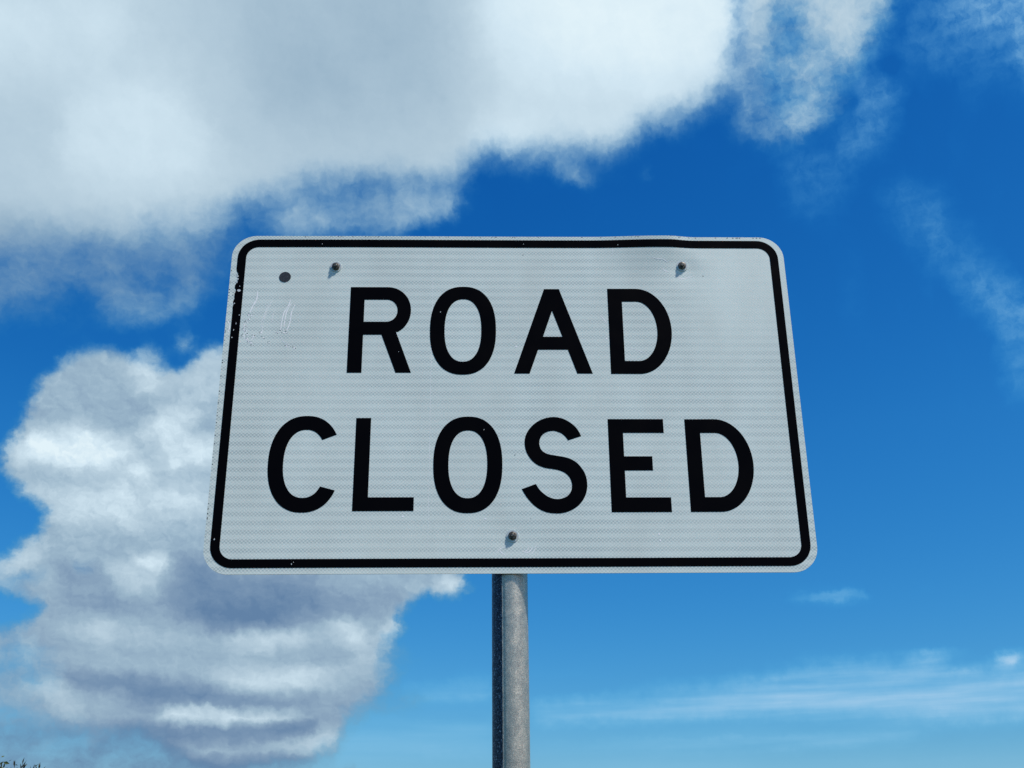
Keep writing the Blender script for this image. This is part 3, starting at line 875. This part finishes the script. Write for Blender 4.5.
# white flakes lying over the border
for x, z, r, sq in [(-23.42, 11.2, 0.06, 1.6), (-23.34, 11.02, 0.09, 1.0), (-23.3, 10.75, 0.07, 1.8), (-23.38, 10.45, 0.09, 1.0), (-23.08, 10.05, 0.03, 2.6), (-23.14, 9.64, 0.17, 0.75), (-16.27, 14.2, 0.035, 1.0), (-23.22, -12.2, 0.05, 1.8), (-17.1, -14.2, 0.05, 1.2), (-16.95, -14.05, 0.03, 1.5), (1.25, 14.26, 0.03, 1.5), (9.5, 14.15, 0.045, 1.0), (-23.35, 5.2, 0.06, 1.0), (-23.1, 6.5, 0.035, 3.5), (-23.25, 5.9, 0.03, 3.0), (-22.9, 7.3, 0.03, 2.5), (-23.4, 8.4, 0.05, 1.6), (-5.9, 7.6, 0.05, 1.2), (-9.35, 3.9, 0.03, 1.0), (-2.2, -3.1, 0.03, 1.6), (-19.0, -8.9, 0.03, 1.0)]:
    bm = bmesh.new()
    n = 8
    vs = [bm.verts.new(place(x + r * rr.uniform(0.6, 1.15) * math.cos(6.283 * k / n), z + sq * r * rr.uniform(0.6, 1.15) * math.sin(6.283 * k / n), FILM + 0.004)) for k in range(n)]
    bm.faces.new(vs)
    from_bm('paint_chip', bm, M_bare, panel)

# ------------------------------------------------------------------ fasteners


def ring_prism(bm, cx, cz, y0, y1, r0, r1, n, rot=0.0, cap=True, hole=0.0):
    """a prism along -Y from y0 to y1 (distances in front of the panel)"""
    A, B = [], []
    for k in range(n):
        t = rot + 2 * math.pi * k / n
        A.append(bm.verts.new((cx + r0 * math.cos(t), -y0, cz + r0 * math.sin(t))))
        B.append(bm.verts.new((cx + r1 * math.cos(t), -y1, cz + r1 * math.sin(t))))
    for k in range(n):
        bm.faces.new((A[k], A[(k + 1) % n], B[(k + 1) % n], B[k]))
    if cap:
        bm.faces.new(B)
        bm.faces.new(A[::-1])


def bolt(x, z, label, stud, tilt=0.0):
    o = place(x, z)
    yb = -o.y
    bm = bmesh.new()
    ring_prism(bm, 0, 0, 0.0016, 0.0052, 0.0090, 0.0090, 6, 0.3 + tilt)
    ring_prism(bm, 0, 0, 0.0052, 0.0060, 0.0084, 0.0062, 12, 0.3)
    y = 0.0060
    while y < stud:                     # threads
        ring_prism(bm, 0, 0, y, y + 0.0007, 0.0035, 0.0041, 16)
        ring_prism(bm, 0, 0, y + 0.0007, y + 0.0014, 0.0041, 0.0035, 16)
        y += 0.0014
    ring_prism(bm, 0, 0, y, y + 0.0006, 0.0035, 0.0028, 16)
    # tail and nut on the back
    ring_prism(bm, 0, 0, -0.014, -0.002, 0.0037, 0.0037, 14)
    b_ = from_bm('bolt', bm, M_bolt, sign)
    b_.location = (o.x, o.y, o.z)
    b_['label'] = label
    bm = bmesh.new()
    ring_prism(bm, 0, 0, 0, 0.0015, 0.0128, 0.0124, 36)
    from_bm('washer', bm, M_washer, b_)
    return b_


bolt(-14.98, 11.94, 'upper left bolt with washer', 0.0085)
bolt(15.01, 12.11, 'upper right bolt beside the dent', 0.0085, 0.3)
bolt(0.04, -12.01, 'bottom bolt in front of the post', 0.007, 0.15)

bm = bmesh.new()
ring_prism(bm, 0, 0, 0, 0.0007, 0.0128, 0.0124, 40)
pg = from_bm('hole_plug', bm, M_plug, sign)
pg.location = place(-19.29, 10.95)

# ------------------------------------------------------------------ post: round galvanised tube with a weld seam
PR = 0.0358
PX = -0.0045
bm = bmesh.new()
NS = 96
seam = R(-90 - 27)                    # front is -90
levels = [0.0, 0.4, 0.9, 1.3, 1.6, 1.75, 1.9, 2.0, 2.1, 2.2, 2.4, 2.6, SIGN_Z + 0.33]
rings = []
for z in levels:
    ring = []
    for k in range(NS):
        t = 2 * math.pi * k / NS
        d = (t - seam + math.pi) % (2 * math.pi) - math.pi
        r = PR + 0.0012 * math.exp(-(d / 0.045) ** 2) - 0.0022 * math.exp(-((d - 0.09) / 0.035) ** 2)
        ring.append(bm.verts.new((r * math.cos(t), r * math.sin(t), z)))
    rings.append(ring)
for a, c in zip(rings, rings[1:]):
    for k in range(NS):
        bm.faces.new((a[k], a[(k + 1) % NS], c[(k + 1) % NS], c[k]))
bm.faces.new(rings[-1])
bm.faces.new(rings[0][::-1])
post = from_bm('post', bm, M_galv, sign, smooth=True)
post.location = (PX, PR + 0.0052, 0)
post['label'] = 'grey galvanised round post'

# ------------------------------------------------------------------ vegetation low in the left corner


def tube(bm, pts, r0, r1, n=7):
    prev = None
    for i, p in enumerate(pts):
        p = Vector(p)
        q = Vector(pts[min(i + 1, len(pts) - 1)]) - Vector(pts[max(i - 1, 0)])
        q.normalize()
        u = q.orthogonal().normalized()
        v = q.cross(u)
        r = r0 + (r1 - r0) * i / (len(pts) - 1)
        ring = [bm.verts.new(p + r * (math.cos(6.2832 * k / n) * u + math.sin(6.2832 * k / n) * v)) for k in range(n)]
        if prev:
            for k in range(n):
                bm.faces.new((prev[k], prev[(k + 1) % n], ring[(k + 1) % n], ring[k]))
        prev = ring
    bm.faces.new(prev)


def leaf(bm, p, d, ln, wd, rnd):
    d = Vector(d).normalized()
    s = d.cross(Vector((rnd.uniform(-1, 1), rnd.uniform(-1, 1), rnd.uniform(-1, 1)))).normalized()
    nrm = d.cross(s)
    p = Vector(p)
    a = bm.verts.new(p)
    b1 = bm.verts.new(p + d * ln * 0.45 + s * wd / 2 + nrm * wd * 0.12)
    b2 = bm.verts.new(p + d * ln * 0.45 - s * wd / 2 + nrm * wd * 0.12)
    c = bm.verts.new(p + d * ln - nrm * ln * 0.1)
    m = bm.verts.new(p + d * ln * 0.5)
    bm.faces.new((a, b1, m))
    bm.faces.new((a, m, b2))
    bm.faces.new((b1, c, m))
    bm.faces.new((m, c, b2))


shrub = empty('leafy_shrub', (-7.3, 14.0, 0), 'green leafy shrub whose crown just shows in the bottom left corner', 'shrub')
rnd = random.Random(11)
bm = bmesh.new()
tips = []
for k in range(9):
    a = 6.283 * k / 9 + rnd.uniform(-0.2, 0.2)
    sp = rnd.uniform(0.5, 1.3)
    pts = [(0.05 * math.cos(a), 0.05 * math.sin(a), 0)]
    for j in range(1, 6):
        q = j / 5
        pts.append((sp * q ** 1.3 * math.cos(a) + rnd.uniform(-.06, .06), sp * q ** 1.3 * math.sin(a) + rnd.uniform(-.06, .06), 2.3 * q))
    tube(bm, pts, 0.035, 0.01)
    tips += pts[2:]
from_bm('trunk', bm, M_bark, shrub)
bm = bmesh.new()
for k in range(16000):
    a = rnd.uniform(0, 6.283)
    u = rnd.random() ** 0.45
    ph = math.acos(rnd.uniform(-0.7, 1))
    lump = 1 + 0.13 * math.sin(3 * a + 1) + 0.1 * math.sin(5 * a + 2 * ph)
    x = 1.95 * u * lump * math.sin(ph) * math.cos(a)
    y = 1.5 * u * lump * math.sin(ph) * math.sin(a)
    z = 1.60 + 1.33 * u * lump * math.cos(ph)
    leaf(bm, (x, y, z), (math.cos(a) * .6 + rnd.uniform(-.6, .6), math.sin(a) * .6 + rnd.uniform(-.6, .6), rnd.uniform(-.4, .9)), rnd.uniform(.05, .10), rnd.uniform(.025, .045), rnd)
me = bpy.data.meshes.new('crown')
bm.to_mesh(me)
bm.free()
link('crown', me, M_leaf, shrub)

reed = empty('tufted_plant', (-5.32, 12.0, 0), 'thin dark plant with pointed tips poking into the bottom left corner, right of the shrub', 'plant')
bs = bmesh.new()
bl = bmesh.new()
heads = [(-0.115, 2.905, 0.1), (-0.15, 2.84, -0.5), (-0.04, 2.84, 0.25), (0.02, 2.83, 0.3), (0.055, 2.845, -0.1), (0.085, 2.78, 0.2), (-0.08, 2.80, -0.3), (-0.18, 2.865, -0.1),
         (-0.30, 2.885, -0.5), (-0.36, 2.86, 0.2), (0.0, 2.78, 0.1), (-0.22, 2.78, -0.4), (0.14, 2.74, 0.3), (-0.02, 2.72, -0.2), (-0.12, 2.76, 0.0), (0.04, 2.76, -0.3)]
for k in range(30):
    if k < len(heads):
        hx, hz, ln = heads[k]
        hy = rnd.uniform(-.15, .15)
    else:
        hx, hy, hz, ln = rnd.uniform(-.5, .4), rnd.uniform(-.4, .4), rnd.uniform(2.0, 2.66), rnd.uniform(-.5, .5)
    b0 = (hx * 0.25, hy * 0.4, 0)
    pts = [(b0[0] + (hx - ln * .08 - b0[0]) * q ** 1.6, b0[1] + (hy - b0[1]) * q, (hz - .06) * q) for q in (0, .25, .5, .75, .9, 1)]
    tube(bs, pts, 0.007, 0.002, 5)
    d = Vector((ln * .8, 0, 1)).normalized()
    top = Vector(pts[-1])
    leaf(bl, top - d * 0.02, d, 0.085, 0.02, rnd)
    leaf(bl, top - d * 0.02, d, 0.08, 0.018, rnd)
    for j in range(5):
        leaf(bl, top - d * rnd.uniform(0.04, 0.3), (rnd.uniform(-.7, .7), rnd.uniform(-.5, .5), 1), rnd.uniform(.03, .05), .011, rnd)
    for j in range(26):
        q = rnd.uniform(.25, .9)
        i = min(4, int(q * 5))
        leaf(bl, Vector(pts[i]).lerp(Vector(pts[i + 1]), rnd.random()), (rnd.uniform(-1, 1), rnd.uniform(-1, 1), 1), rnd.uniform(.06, .12), .018, rnd)
from_bm('stem', bs, M_bark, reed)
me = bpy.data.meshes.new('leaves')
bl.to_mesh(me)
bl.free()
link('leaves', me, M_reed, reed)
